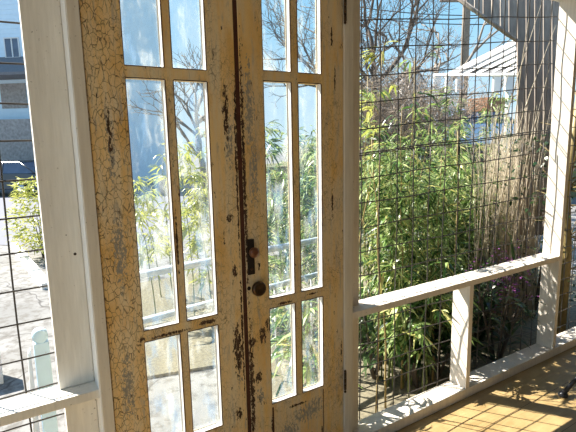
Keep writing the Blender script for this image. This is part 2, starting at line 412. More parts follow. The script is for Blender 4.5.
# ------------------------------------------------------------------ wire mesh sheets
def sheet(x0, x1, z0, z1, Y, sp, zoff, slope, label, xoff=0):
    mb = MB(); z = zoff
    while z < z1:
        if z > z0-.001:
            s = slope(z); ph = random.uniform(0, 6); n = 14
            pts = []
            for i in range(n+1):
                x = x0+(x1-x0)*i/n
                pts.append((x, Y+.004*math.sin(i*1.3+ph), z+s*(x-x0)+.004*math.sin(i*.9+ph)))
            mb.tube(pts, .0038, 5)
        z += sp
    x = x0+xoff
    while x < x1:
        ph = random.uniform(0, 6); pts = []
        for i in range(17):
            zz = z0-.02+(z1-z0+.04)*i/16
            pts.append((x+.006*math.sin(i*.7+ph)*.7, Y+.006, zz))
        mb.tube(pts, .0038, 5); x += sp
    return tag(mb.build('wire_mesh_sheet', M['wire']), label, 'wire mesh')
sheet(-1.9, .30, .1, 2.95, 2.147, .148, .1+.015, lambda z: 0, 'square wire mesh screen left of the left post', .018)
sheet(1.72, 3.90, .08, 1.79, 2.150, .150, .133, lambda z: max(-.04, .06+(z-1.8)*.08), 'lower wire mesh sheet of the right screen, from the sill to eye level', .02)
sheet(1.72, 3.90, 1.765, 2.92, 2.158, .150, 1.77, lambda z: .06+(z-1.8)*.09, 'upper wire mesh sheet of the right screen, against the sky', .023)
sheet(3.96, 5.9, .08, 2.92, 2.150, .150, .13, lambda z: 0, 'wire mesh beyond the far right post', .05)

# ------------------------------------------------------------------ the doors
CZ = CAMZ
PL = [  # left leaf: x, z (world), rx, rz
 (.985, CZ+.05, .010, .30, 'd'), (.935, CZ+.12, .022, .20, 'd'), (.945, CZ+.00, .03, .18, 'g'), (.935, CZ-.36, .03, .025, 'd'),
 (.95, CZ-1.02, .038, .20, 'd'), (.955, CZ-1.0, .02, .12, 'd'), (.978, CZ-.95, .010, .5, 'd'), (.978, CZ-.2, .008, .6, 'd'), (.935, CZ-.36, .02, .03, 'd'), (.955, CZ-1.05, .035, .22, 'g'), (.945, CZ-1.36, .03, .05, 'd'), (.425, CZ+.04, .012, .16, 'd'),
 (.425, CZ-.02, .02, .22, 'g'), (.43, CZ-.45, .04, .22, 'g'), (.42, CZ-1.05, .035, .22, 'g'), (.62, CZ-.853, .14, .012, 'd'), (.80, CZ-.84, .07, .018, 'd'),
 (.49, CZ-.85, .02, .02, 'd'), (.95, CZ-.62, .02, .05, 'd'), (.93, CZ+.49, .01, .015, 'd'), (.675, CZ-.45, .008, .25, 'd')]
PR = [
 (1.018, CZ-.2, .014, .9, 'd'), (1.022, CZ-1.25, .022, .55, 'd'), (1.125, CZ-.93, .022, .06, 'd'), (1.22, CZ-.835, .08, .012, 'd'), (1.40, CZ-.82, .05, .010, 'd'), (1.42, CZ-1.46, .06, .05, 'g'), (1.03, CZ-1.0, .03, .05, 'd'), (1.09, CZ-.98, .035, .07, 'd'), (1.06, CZ-1.20, .03, .05, 'd'), (1.07, CZ-1.3, .03, .06, 'g'),
 (1.055, CZ+.15, .035, .30, 'g'), (1.07, CZ-.15, .03, .25, 'g'), (1.54, CZ+.50, .010, .07, 'd'), (1.56, CZ+.3, .008, .1, 'd'),
 (1.36, CZ-1.50, .15, .07, 'g'), (1.33, CZ-1.51, .10, .04, 'g'), (1.24, CZ-1.58, .08, .11, 'g'), (1.30, CZ-1.43, .10, .012, 'd'), (1.135, CZ-1.5, .010, .10, 'd'),
 (1.46, CZ-1.64, .008, .05, 'd'), (1.54, CZ-.35, .01, .12, 'd'), (1.60, CZ-1.2, .008, .1, 'd'), (1.03, CZ-.6, .02, .1, 'd')]
M['doorL'] = door_paint('chipped ochre paint left leaf', PL)
M['doorR'] = door_paint('chipped ochre paint right leaf', PR, (.88, .62, .27), (.76, .64, .45))
ZR = [(.30, .83), (-.818, .25), (-1.395, -.872)]      # pane rows, relative to camera height
def make_door(name, x0, x1, gx, mat, dz, label, topz, botpanel):
    root = empty(name, ((x0+x1)/2, 2.0, .03), label=label, kind='structure')
    YF, YB = 1.988, 2.034
    (a, b), (c, d) = gx
    boxo('stile', (x0, YF, .035), (a, YB, topz), mat, root, .002)
    boxo('stile', (d, YF, .035), (x1, YB, topz), mat, root, .002)
    rows = [(CZ+p+dz, CZ+q+dz) for p, q in ZR]
    boxo('door_rail', (a, YF+.001, rows[0][1]), (d, YB, topz), mat, root, .002)
    boxo('door_rail', (a, YF+.001, rows[1][1]), (d, YB, rows[0][0]), mat, root, .002)
    boxo('door_rail', (a, YF+.001, rows[2][1]), (d, YB, rows[1][0]), mat, root, .002)
    br = boxo('door_rail', (a, YF+.001, .035), (d, YB, rows[2][0]), mat, root, .002)
    if botpanel:
        pm = MB()
        for (xa, xb, za, zb) in ((a, a+.009, .05, rows[2][0]-.02), (d-.004, d, .05, rows[2][0]-.02)):
            pm.box((xa, YF-.0005, za), (xb, YF+.004, zb), 0)
        pm.build('panel_groove', M['darkwood'], br)
    for (za, zb) in rows:
        mu = boxo('muntin', (b, YF+.002, za), (c, YB, zb), mat, root, .002)
        for (xa, xb) in ((a, b), (c, d)):
            g = MB(); g.box((xa-.004, YB-.013, za-.004), (xb+.004, YB-.010, zb+.004), 0)
            gp = g.build('glass_pane', M['glass'], root)
            # putty / glazing bead around the pane
            bd = MB(); w = .006; y0, y1 = YB-.019, YB-.013
            bd.prism([(xa, y0+.002, za), (xa+w, y1, za), (xa, y1, za)], (0, 0, zb-za))
            bd.prism([(xb, y0+.002, za), (xb-w, y1, za), (xb, y1, za)], (0, 0, zb-za))
            bd.prism([(xa, y0+.002, za), (xa, y1, za+w), (xa, y1, za)], (xb-xa, 0, 0))
            bd.build('glazing_bead', M['strip'], gp)
            # pale undercoat on the inner sash edge, worn dark line round the front arris
            rv = MB()
            rv.box((xb-.0012, YF+.004, za), (xb+.0005, YB-.014, zb), 0)
            rv.box((xa-.0005, YF+.004, za), (xa+.0012, YB-.014, zb), 0)
            rv.box((xa, YF+.004, za-.0005), (xb, YB-.014, za+.0012), 0)
            rv.build('sash_edge', M['strip'], gp)
            dk = MB()
            dk.box((xb-.0003, YF-.0006, za), (xb+.0030, YF+.003, zb), 0)
            dk.box((xa-.0026, YF-.0006, za), (xa+.0003, YF+.003, zb), 0)
            dk.box((xa, YF-.0002, za-.003), (xb, YF+.003, za+.0003), 0)
            dk.box((xa, YF-.0002, zb-.0003), (xb, YF+.003, zb+.003), 0)
            dk.build('worn_edge', M['darkwood'], gp)
    return root
dL = make_door('door_1', .3535, .988, ((.502, .662), (.700, .851)), M['doorL'], 0.005, 'left leaf of the chipped ochre french doors', 2.85, False)
dR = make_door('door_2', 1.011, 1.614, ((1.136, 1.290), (1.332, 1.472)), M['doorR'], .022, 'right leaf of the chipped ochre french doors, with the knobs', 2.85, True)
# dark meeting edge between the leaves
boxo('astragal', (.985, 1.992, .035), (1.014, 2.045, 2.85), M['darkwood'], dL, .001)
# hardware on the right leaf
c = PX(250.8, 257, 1.986)
pl = MB(); pl.box((c.x-.019, 1.982, c.z-.088), (c.x+.019, 1.988, c.z+.088), .002); pl = pl.build('lock_plate', M['iron'], dR); pl['label'] = 'dark tall lock plate'
k = PX(253.5, 252.5, 1.95)
mb = MB(); mb.lathe((k.x+.002, 1.984, k.z), (0, -1, 0), [(0, .009), (.018, .008), (.022, .016), (.030, .024), (.040, .026), (.048, .022), (.052, .010)])
mb.build('knob', M['rust'], pl)['label'] = 'round reddish brown knob'
mb = MB(); mb.lathe((c.x+.002, 1.983, c.z-.06), (0, -1, 0), [(0, .008), (.003, .007), (.003, .003)], 12); mb.build('keyhole_cover', M['bronze'], pl)
k = PX(259.5, 289, 1.965)
mb = MB(); mb.lathe((k.x, 1.988, k.z), (0, -1, 0), [(0, .030), (.006, .034), (.013, .038), (.026, .037), (.032, .033), (.034, .026), (.031, .020), (.033, .014), (.030, .008)], 28)
mb.build('lock_cylinder', M['bronze'], dR)['label'] = 'round dark bronze deadbolt below the lock plate'
k = PX(249, 288.5, 1.986)
mb = MB(); mb.lathe((k.x, 1.989, k.z), (0, -1, 0), [(0, .010), (.003, .010), (.0031, .004)], 12); mb.build('old_screw_hole', M['iron'], dR)
k = PX(259.5, 265, 1.986)
mb = MB(); mb.box((k.x-.004, 1.986, k.z-.008), (k.x+.004, 1.989, k.z+.008), 0); mb.build('old_screw_hole', M['iron'], dR)
def hinge(zc, l):
    h = MB(); h.box((1.616, 1.975, zc-.055), (1.628, 1.985, zc+.055), .001)
    for t in (-.035, 0, .035): h.tube([(1.6165, 1.974, zc+t-.016), (1.6165, 1.974, zc+t+.016)], .0065, 10)
    h.lathe((1.6165, 1.974, zc+.056), (0, 0, 1), [(0, .004), (.006, .008), (.012, .006), (.016, .001)], 10)
    h.lathe((1.6165, 1.974, zc-.056), (0, 0, -1), [(0, .004), (.006, .008), (.012, .006), (.016, .001)], 10)
    h.build('hinge', M['bronze'], dR)['label'] = l
hinge(PX(346, 10, 1.98).z, 'upper dark hinge'); hinge(PX(342, 382, 1.98).z, 'lower dark hinge')

# ------------------------------------------------------------------ outside the doors: pale blue railing and post
A = PX(120, 279, 3.25); B = PX(345, 234.5, 3.55)
A2 = PX(120, 327, 3.25); B2 = PX(345, 267, 3.55)
rl = empty('metal_railing', (A.x, A.y, GZ), label='pale blue grey railing with two bars, seen through the door glass', cat='railing')
d = (B-A); A_ = A-d*.03; B_ = B+d*.12; d2 = B2-A2
mb = MB(); mb.tube([A_, B_], .028, 10); mb.build('top_bar', M['rail_blue'], rl)
mb = MB(); mb.tube([A2-d2*.03, B2+d2*.12], .024, 10); mb.build('lower_bar', M['rail_blue'], rl)
for t in (-.01, .98):
    q = A+d*t; mb = MB(); mb.tube([(q.x, q.y, GZ), q], .026, 10); mb.build('railing_post', M['rail_blue'], rl)
q0 = A+d*.62
for k in range(6):
    q = A+d*(.60+k*.065); mb = MB(); mb.tube([(q.x, q.y, GZ+.1), (q.x, q.y, (A2+d2*(.60+k*.065)).z)], .010, 8); mb.build('baluster', M['house_trim'], rl)

T = PX(39, 336, 2.75)
np_ = empty('newel_post', (T.x, T.y, GZ), label='peeling pale blue post with a round knob, beyond the left rail', cat='post')
mb = MB(); mb.box((T.x-.032, T.y-.03, GZ), (T.x+.042, T.y+.03, T.z-.03), .006); mb.build('shaft', M['blue_paint'], np_)
mb = MB(); mb.lathe((T.x+.004, T.y-.03, T.z+.004), (0, 1, 0), [(0, .030), (.004, .038), (.05, .038), (.056, .030)], 20); mb.build('round_head', M['blue_paint'], np_)
Q = PX(26, 352, 2.95)
mb = MB(); mb.prism([(T.x-.10, T.y+.04, GZ), (T.x-.045, T.y+.04, GZ), (T.x-.045, T.y+.04, T.z-.08), (T.x-.06, T.y+.04, T.z-.10)], (0, .03, 0))
mb.build('side_brace', M['whitewash'], np_)

# ------------------------------------------------------------------ left view: pavement edging, bush, house, car
for i, (a, b) in enumerate((((14, 243), (24, 256)), ((25, 258), (35, 270)), ((36, 272), (47, 284)))):
    P0 = PG(*a, GZ+.08); P1 = PG(*b, GZ+.08); dd = (P1-P0).normalized(); nn = Vector((-dd.y, dd.x, 0))*.075
    mb = MB(); mb.prism([P0+nn-Vector((0, 0, .11)), P1+nn-Vector((0, 0, .11)), P1-nn-Vector((0, 0, .11)), P0-nn-Vector((0, 0, .11))], (0, 0, .11+.01*i))
    tag(mb.build('edging_block', M['whitewash']), ('farthest white edging block beside the yellow green bush', 'middle white edging block along the driveway bush', 'nearest white edging block, next to the left post')[i], 'kerb block', 'white edging blocks by the bush')
P0 = PG(1, 380, GZ)
mb = MB(); mb.box((P0.x-.25, P0.y-.1, GZ), (P0.x+.02, P0.y+.12, GZ+.28), .01)
tag(mb.build('concrete_block', M['whitewash']), 'white block on the pavement at the left edge', 'block')

def shrub(name, c, r, h, n, mat, L, W, label, cat, group=None, stems=8, bark='bark'):
    c = Vector(c); root = empty(name, c, label=label, cat=cat, group=group)
    st = MB(); lf = MB()
    for i in range(stems):
        a = random.uniform(0, 2*PI); rr = r*random.uniform(.2, .8)
        e = c+Vector((math.cos(a)*rr, math.sin(a)*rr, h*random.uniform(.6, .98)))
        m_ = c.lerp(e, .5)+Vector((0, 0, h*.08))
        st.tube([c+Vector((math.cos(a)*.04, math.sin(a)*.04, 0)), m_, e], [.012, .008, .003], 5)
    for i in range(n):
        a = random.uniform(0, 2*PI); t = random.random(); zz = h*(.12+.88*t)
        rad = r*math.sqrt(max(.05, 1-((t-.45)/.62)**2))*math.sqrt(random.random())
        p = c+Vector((math.cos(a)*rad, math.sin(a)*rad, zz))
        dv = Vector((math.cos(a)+random.gauss(0, .6), math.sin(a)+random.gauss(0, .6), random.uniform(-.3, .9)))
        lf.leaf(p, dv, (random.gauss(0, .5), random.gauss(0, .5), 1), L*random.uniform(.6, 1.3), W*random.uniform(.7, 1.3), random.uniform(0, .5))
    st.build('stem', M[bark], root); lf.build('foliage', mat, root)
    return root
g = PG(45, 258, GZ)
shrub('driveway_bush', g, .55, 1.55, 1500, M['yellow_leaf'], .14, .035, 'yellow green bush beside the road, left of the left post', 'bush')

# pale blue house across the road
HL, HR = PG(-170, 190, GZ), PG(190, 186, GZ)
hd = (HR-HL).normalized(); hn = Vector((-hd.y, hd.x, 0))
house = empty('house', ((HL.x+HR.x)/2, (HL.y+HR.y)/2, GZ), label='pale blue two storey house across the road at the left', cat='house')
def hp(u, v, w=0): return HL+hd*u+hn*w+Vector((0, 0, v))
def hbox(mb, u0, u1, v0, v1, w0, w1):
    mb.add([hp(u, v, w) for v in (v0, v1) for w in (w0, w1) for u in (u0, u1)], [(0, 2, 3, 1), (4, 5, 7, 6), (0, 1, 5, 4), (2, 6, 7, 3), (0, 4, 6, 2), (1, 3, 7, 5)])
HW = (HR-HL).length
def hit(x, y):
    d = ray(x, y); k = (HL-Vector((0, 0, CAMZ))).dot(hn)/d.dot(hn); p = d*k+Vector((0, 0, CAMZ)); q = p-HL
    return q.dot(hd), q.z
uR = hit(118, 60)[0]; uT = hit(30, -60)[1]
mb = MB(); hbox(mb, 0, uR, 0, uT, 0, 7)
for k in range(int(uT/.22)): hbox(mb, 0, uR, k*.22, k*.22+.02, -.015, 0)
mb.build('wall', M['house_blue'], house)
mb = MB(); mb.prism([hp(-.5, uT, -.6), hp(-.5, uT+2.2, 3.5), hp(-.5, uT, 7.6)], hd*(uR+1)); mb.build('roof', M['roof_grey'], house)
def hwin(x0, y0, x1, y1, mat='house_win'):
    a, v1 = hit(x0, y0); b, v0 = hit(x1, y1)
    f = MB(); hbox(f, a-.05, b+.05, v0-.06, v0, -.07, 0); hbox(f, a-.05, b+.05, v1, v1+.06, -.07, 0); hbox(f, a-.05, a, v0, v1, -.06, 0); hbox(f, b, b+.05, v0, v1, -.06, 0)
    hbox(f, (a+b)/2-.03, (a+b)/2+.03, v0, v1, -.05, 0)
    fo = f.build('window', M['house_trim'], house); p = MB(); hbox(p, a, b, v0, v1, -.03, .0); p.build('pane', M[mat], fo)
hwin(5, 39, 20, 57); hwin(-45, 39, -25, 57); hwin(78, 36, 98, 57)
a, v1 = hit(-60, 70); b, v0 = hit(60, 78)
mb = MB(); mb.prism([hp(a, v0, -1.6), hp(a, v0+.12, -1.6), hp(a, v1+.5, 0), hp(a, v0, 0)], hd*(b-a)); mb.build('porch_roof', M['roof_grey'], house)
a, v1 = hit(0, 84); b, v0 = hit(28, 108)
mb = MB(); hbox(mb, a, b, v0, v1, -.04, 0); mb.build('porch_opening', M['brickish'], house)
a, v1 = hit(-60, 122); b, v0 = hit(60, 160)
mb = MB(); hbox(mb, a, b, v0, v1, -.9, 0); mb.build('porch_base', M['brickish'], house)

def car(c, heading, mat, label, scale=1.0):
    root = empty('car', c, label=label, cat='car')
    root.rotation_euler.z = heading; root.scale = (scale,)*3
    def bl(mb, name, mt, parent):
        me = bpy.data.meshes.new(name); me.from_pydata(mb.v, [], mb.f); me.polygons.foreach_set('use_smooth', mb.sm); me.materials.append(mt)
        o = bpy.data.objects.new(name, me); COL.objects.link(o); o.parent = parent; return o
    prof = [(-2.15, .32), (-2.2, .62), (-2.05, .92), (-1.35, .98), (-.75, 1.02), (1.55, 1.02), (2.1, .95), (2.18, .6), (2.12, .32)]
    def loft(prof, w0, w1, zs0, zs1):
        vs = []; n = len(prof)
        for s in (-1, 1):
            for x, z in prof:
                t = (z-zs0)/(zs1-zs0); vs.append((x, s*(w0+(w1-w0)*t), z))
        fs = [tuple(range(n)), tuple(range(2*n-1, n-1, -1))]+[(i, i+n, (i+1) % n+n, (i+1) % n) for i in range(n)]
        return vs, fs
    b_ = MB(); b_.add(*loft(prof, .86, .80, .32, 1.02)); body = bl(b_, 'body', mat, root)
    mod = body.modifiers.new('b', 'BEVEL'); mod.width = .06; mod.segments = 3
    cab = [(-.85, 1.0), (-.05, 1.45), (1.2, 1.45), (1.95, 1.0)]
    b_ = MB(); b_.add(*loft(cab, .78, .62, 1.0, 1.45)); g_ = bl(b_, 'window_glass', M['house_win'], root)
    b_ = MB(); b_.add(*loft([(-.1, 1.44), (-.02, 1.49), (1.15, 1.49), (1.25, 1.44)], .66, .60, 1.44, 1.49)); bl(b_, 'roof', mat, root)
    for s in (-1, 1):
        for x0, x1 in ((-.85, -.05), (.5, .5), (1.95, 1.2)):
            b_ = MB(); b_.tube([(x0, s*.785, 1.0), (x1, s*.625, 1.46)], .03, 6); bl(b_, 'pillar', mat, root)
    for x in (-1.35, 1.35):
        for s in (-1, 1):
            w = MB(); w.lathe((x, s*.66, .33), (0, s, 0), [(0, .27), (.02, .33), (.18, .33), (.2, .27)], 20); wo_ = bl(w, 'wheel', M['tyre'], root)
            w = MB(); w.lathe((x, s*.86, .33), (0, s, 0), [(0, .2), (.015, .18), (.02, .06)], 14); bl(w, 'hub', M['hub'], wo_)
    for s in (-1, 1):
        w = MB(); w.box((-2.22, s*.62-.16, .68), (-2.08, s*.62+.16, .82), .02); bl(w, 'headlight', M['house_trim'], root)
        w = MB(); w.box((2.1, s*.66-.12, .68), (2.2, s*.66+.12, .86), .02); bl(w, 'tail_light', M['rust'], root)
    return root
g = PG(6, 195, GZ); hdA = math.atan2(hd.y, hd.x)
car(g, hdA, M['car_grey'], 'dark grey car on the road below the blue house')
g = PG(60, 186, GZ)

# ------------------------------------------------------------------ right view: raised yard, fence, car, pergola, boards
RY = 1.25
p0, p1 = PX(352, 150, 10.0), PX(620, 150, 8.0)
mb = MB(); mb.prism([(4.5, 9.6, GZ), (40, 6.0, GZ), (40, 40, GZ), (26, 40, GZ), (9.5, 13, GZ)], (0, 0, RY-GZ)); tag(mb.build('raised_yard', M['grass']), kind='structure')
c1, c2 = PF(452, 125, 16), 0
car((c1.x, c1.y, RY), math.atan2(rt.y, rt.x)+.15, M['car_pale'], 'pale blue car parked behind the bamboo at the right')
# dark picket fence
fa, fb = PX(352, 168, 6.6), PX(500, 150, 7.0)
f = empty('picket_fence', ((fa.x+fb.x)/2, (fa.y+fb.y)/2, GZ), label='dark picket fence behind the bamboo', cat='fence')
fd = (fb-fa); fd.z = 0; L = fd.length
mb = MB(); n = int(L/.11)
for i in range(n+1):
    q = fa+fd*(i/n); mb.box((q.x-.014, q.y-.014, GZ), (q.x+.014, q.y+.014, 1.62), 0)
mb.build('picket', M['darkfence'], f)['kind'] = 'stuff'
mb = MB(); mb.tube([(fa.x, fa.y, 1.5), (fb.x, fb.y, 1.5)], .025, 6); mb.build('fence_rail', M['darkfence'], f)
mb = MB(); mb.tube([(fa.x, fa.y, .2), (fb.x, fb.y, .2)], .025, 6); mb.build('fence_rail', M['darkfence'], f)

# white slatted roof
pg = empty('slatted_awning', PF(475, 120, 10), label='white slatted awning roof sloping behind the upper right mesh', cat='awning')
sl_ = MB()
def AD(x): return 8.0+(520-x)*.035
for k in range(7):
    xr, yr = 518+.6*k, 37.5+5.6*k; xl = xr-(74-yr)/.5; w = 4.1
    r_ = PF(xr, yr, AD(xr)); l_ = PF(xl, 74, AD(xl)); r2 = PF(xr+.3, yr+w, AD(xr)-.1); l2 = PF(xl+w*1.6, 74+.4, AD(xl+w*1.6)-.1)
    th = Vector((0, 0, -.02))
    sl_.add([l_, r_, r2, l2, l_+th, r_+th, r2+th, l2+th], [(0, 1, 2, 3), (7, 6, 5, 4), (0, 4, 5, 1), (3, 2, 6, 7), (0, 3, 7, 4), (1, 5, 6, 2)])
bk = MB(); q = [PF(519, 38, AD(519)+.12), PF(523, 73, AD(523)), PF(452, 73, AD(452)+.12)]
bk.prism(q, (0, 0, -.02)); bk.build('awning_deck', M['roof_grey'], pg)
sl_.build('slats', M['whitewash'], pg)
mb = MB(); a = PF(434, 75, AD(434)); b = PF(521, 75, AD(521)); mb.tube([a, b], .03, 4); mb.build('fascia', M['whitewash'], pg)
for x in (437, 449, 460, 497, 509):
    D = AD(x)+.05
    a = PF(x, 76, D); b = PF(x, 92, D); mb = MB(); mb.box((a.x-.11, a.y-.02, b.z), (a.x+.11, a.y+.02, a.z), 0); mb.build('white_panel', M['whitewash'], pg)
    if x in (437, 509): mb = MB(); mb.box((a.x-.03, a.y-.03, RY), (a.x+.03, a.y+.03, b.z), 0); mb.build('support_post', M['whitewash'], pg)
# low shed below awning
a = PF(402, 80, 13); b = PF(428, 120, 13)
sh = empty('shed', ((a.x+b.x)/2, a.y, RY), label='small white gabled shed left of the white slatted awning', cat='shed')
vx = rt*1.0
w0 = PF(409, 98, 13); w1 = PF(424, 98, 13); W_ = (w1-w0)
mb = MB(); mb.prism([w0-Vector((0, 0, w0.z-RY)), w1-Vector((0, 0, w1.z-RY)), w1+Vector((0, 0, .45)), w0+W_*.4+Vector((0, 0, .75)), w0+Vector((0, 0, .45))], Vector((fw.x, fw.y, 0))*2); mb.build('wall', M['whitewash'], sh)
mb = MB(); mb.prism([w0+Vector((0, 0, .40))-W_*.15, w0+W_*.4+Vector((0, 0, .80)), w1+Vector((0, 0, .40))+W_*.15, w0+W_*.4+Vector((0, 0, .88))], Vector((fw.x, fw.y, 0))*2.1); mb.build('roof', M['roof_grey'], sh)
# brown box below awning
a = PF(489, 97, 9.5); b = PF(525, 110, 9.5)
mb = MB(); mb.box((a.x, a.y, b.z), (b.x, a.y+.5, a.z), .01); o = tag(mb.build('brown_bench', M['terracotta']), 'rusty brown board behind the reeds under the white awning', 'bench')
# utility pole
a = PF(463, 100, 18); mb = MB(); mb.tube([(a.x, a.y, RY), (a.x, a.y, a.z+9)], [.16, .12], 10)
po = empty('utility_pole', (a.x, a.y, RY), label='brown utility pole rising behind the awning', cat='pole'); mb.build('pole_shaft', M['bark_pale'], po)
mb = MB(); mb.tube([Vector((a.x, a.y, PF(463, 5, 18).z))-rt*1.0, Vector((a.x, a.y, PF(463, 5, 18).z))+rt*1.0], .06, 6); mb.build('crossarm', M['bark_pale'], po)
for yy, s in ((12, 8), (3, 6)):
    A1 = PF(300, yy-6, 20); B1 = PF(560, yy+10, 17); pts = []
    for i in range(13):
        t = i/12; q = A1.lerp(B1, t); q.z -= .35*math.sin(PI*t); pts.append(q)
    mb = MB(); mb.tube(pts, .018, 4); tag(mb.build('overhead_cable', M['black_metal']), 'overhead cable crossing the sky, ' + ('lower one' if yy == 12 else 'upper one'), 'cable')

# grey boarded gable of the neighbouring shed, upper right
gb = empty('board_shed', PF(545, 200, 6.4), label='weathered grey boarded shed with slanting eave, upper right', cat='shed')
def zline(x):                                   # lower edge of the boards, in image rows
    if x < 515: return -8+(x-447)*.72
    return 235
bm_ = MB(); x = 449.0
while x < 566:
    w = 8.6; D = 5.2+(x-449)*.004
    y1a, y1b = zline(x), zline(x+w)
    if x < 515 <= x+w: y1b = y1a+3
    a, b = PF(x, -60, D), PF(x+w-.7, -60, D); c_, d_ = PF(x+w-.7, y1b, D), PF(x, y1a, D)
    th = Vector((fw.x, fw.y, 0))*.03
    bm_.prism([a, b, c_, d_], th); x += w
bm_.build('boards', M['board'], gb)
e0, e1 = PF(447, -10, 5.15), PF(517, 41, 5.15); bm_ = MB(); bm_.tube([e0, e1], .022, 4); bm_.build('eave_edge', M['board'], gb)

# ------------------------------------------------------------------ trees
def tree(base, h, r, seed, depth, label, mat, spread=.55, group=None, leaves=0, first=.4):
    rs = random.Random(seed); mb = MB(); tips = []
    def rec(p, d, L, r_, k):
        n = 4; pts = [p]; dd = Vector(d)
        for i in range(n):
            dd = (dd+Vector((rs.gauss(0, .13), rs.gauss(0, .13), rs.gauss(.03, .10)))).normalized(); pts.append(pts[-1]+dd*L/n)
        mb.tube(pts, [r_*(1-.32*i/n) for i in range(n+1)], 7 if k < 2 else (5 if k < 4 else 3))
        tips.append(pts[-1])
        if k >= depth: return
        nb = 3 if k < 3 else rs.choice((2, 3))
        for j in range(nb):
            ax = Vector((rs.gauss(0, 1), rs.gauss(0, 1), rs.gauss(0, 1))).normalized()
            nd = (dd+ax*spread*rs.uniform(.7, 1.5)).normalized()
            q = pts[-1] if j < 2 else pts[rs.choice((2, 3))]
            rec(q, nd, L*rs.uniform(.62, .82), r_*.62, k+1)
    rec(Vector(base), (rs.gauss(0, .05), rs.gauss(0, .05), 1), h*first, r, 0)
    root = empty('bare_tree', base, label=label, cat='tree', group=group)
    mb.build('branches', mat, root)
    return root
b0 = PF(398, 130, 11); tree((b0.x, b0.y, RY-.1), 6.0, .10, 3, 7, 'bare grey tree at the top left of the right screen', M['bark'], .62, first=.27)
b0 = PF(386, 120, 12.5); tree((b0.x, b0.y, RY-.1), 6.6, .08, 77, 7, 'slim bare tree between the two larger bare trees', M['bark'], .7, first=.26)
b0 = PF(372, 120, 14); tree((b0.x, b0.y, RY-.1), 7.5, .12, 11, 7, 'bare tree close to the post beside the right door', M['bark'], .6, first=.3)
b0 = PF(436, 110, 17); tree((b0.x, b0.y, RY-.1), 7.5, .12, 21, 6, 'pale twiggy bare tree left of the utility pole', M['bark_pale'], .6, first=.3)
b0 = PF(492, 110, 26); tree((b0.x, b0.y, RY-.1), 6, .1, 33, 6, 'pale twiggy bare tree behind the white awning', M['bark_pale'], .6, first=.3)
def thicket(c, r, h, n, mat, label, group):
    root = empty('leafless_thicket', c, label=label, cat='bush', group=group); mb = MB(); c = Vector(c)
    for k in range(9):
        a = random.uniform(0, 2*PI); e = c+Vector((math.cos(a)*r*.6, math.sin(a)*r*.6, h*random.uniform(.6, .9)))
        mb.tube([c, c.lerp(e, .5)+Vector((0, 0, h*.1)), e], [.02, .014, .006], 5)
        for j in range(n//9):
            p = c.lerp(e, random.uniform(.2, 1)); L = random.uniform(.2, .75)
            dv = Vector((random.gauss(0, .8), random.gauss(0, .8), random.uniform(-.1, 1))).normalized()
            m_ = p+dv*L*.5+Vector((random.gauss(0, .03), 0, random.gauss(0, .03)))
            mb.tube([p, m_, p+dv*L], [.007, .005, .002], 3, False)
            dv2 = (dv+Vector((random.gauss(0, .6), random.gauss(0, .6), random.gauss(0, .4)))).normalized(); mb.tube([m_, m_+dv2*L*.4], [.004, .0015], 3, False)
    mb.build('twigs', M[mat], root)
for i, x in enumerate((360, 374, 388, 402, 416, 430, 446)):
    b0 = PF(x, 120, 9.5+1.2*(i % 3))
    thicket((b0.x, b0.y, RY-.02), .85, 1.9+.35*(i % 2), 420, 'bark_pale' if i % 3 else 'twig', 'low leafless thicket bush behind the bamboo', 'leafless bushes behind the bamboo')
b0 = PG(205, 205, GZ); tree((b0.x, b0.y, GZ), 7, .15, 41, 6, 'bare tree seen through the upper glass of the doors', M['bark_pale'], .6, first=.27)

# ------------------------------------------------------------------ bamboo and shrubs
def bamboo(base, h, lean, n_cl, label, group, leafsc=1.0, z0=.15, lm='bamboo_leaf', cm='cane_green', r=.008):
    base = Vector(base); root = empty('bamboo_cane', base, label=label, cat='bamboo', group=group)
    pts = []; a = random.uniform(0, 2*PI)
    for i in range(9):
        t = i/8; pts.append(base+Vector((lean[0]*t**1.6, lean[1]*t**1.6, h*t))+Vector((random.gauss(0, .008), random.gauss(0, .008), 0)))
    st = MB(); st.tube(pts, [r*(1-.7*i/8) for i in range(9)], 7)
    for i in range(1, 8): st.tube([pts[i]-Vector((0, 0, .004)), pts[i]+Vector((0, 0, .004))], r*1.25*(1-.7*i/8), 7)
    lf = MB(); tw = MB()
    for i in range(n_cl):
        t = z0+(1-z0)*random.random(); k = min(7, int(t*8)); p = pts[k].lerp(pts[k+1], t*8-k)
        a = random.uniform(0, 2*PI); L = random.uniform(.08, .34)*(1.15-.5*t)
        e_ = p+Vector((math.cos(a)*L, math.sin(a)*L, random.uniform(.0, .16)))
        tw.tube([p, p.lerp(e_, .5)+Vector((0, 0, .03)), e_], .0015, 3, False)
        for j in range(random.randint(5, 8)):
            q = p.lerp(e_, random.uniform(.45, 1.0)); b = a+random.gauss(0, .75)
            dv = Vector((math.cos(b), math.sin(b), random.uniform(-.75, .45)))
            lf.leaf(q, dv, (random.gauss(0, .6), random.gauss(0, .6), 1), random.uniform(.075, .145)*leafsc, random.uniform(.012, .019)*leafsc, random.uniform(.1, .6))
    o = st.build('cane', M[cm], root); tw.build('twigs', M[cm], root); lf.build('foliage', M[lm], root)
    return root
G1 = 'bamboo canes crowded behind the right screen'
ZN = [('leafy green bamboo cane crowded behind the left third of the right screen', 'bamboo behind the left third of the right screen'),
 ('leafy green bamboo cane crowded behind the middle of the right screen', 'bamboo behind the middle of the right screen'),
 ('shorter bamboo cane among the dry reeds at the right of the right screen', 'bamboo at the right of the right screen')]
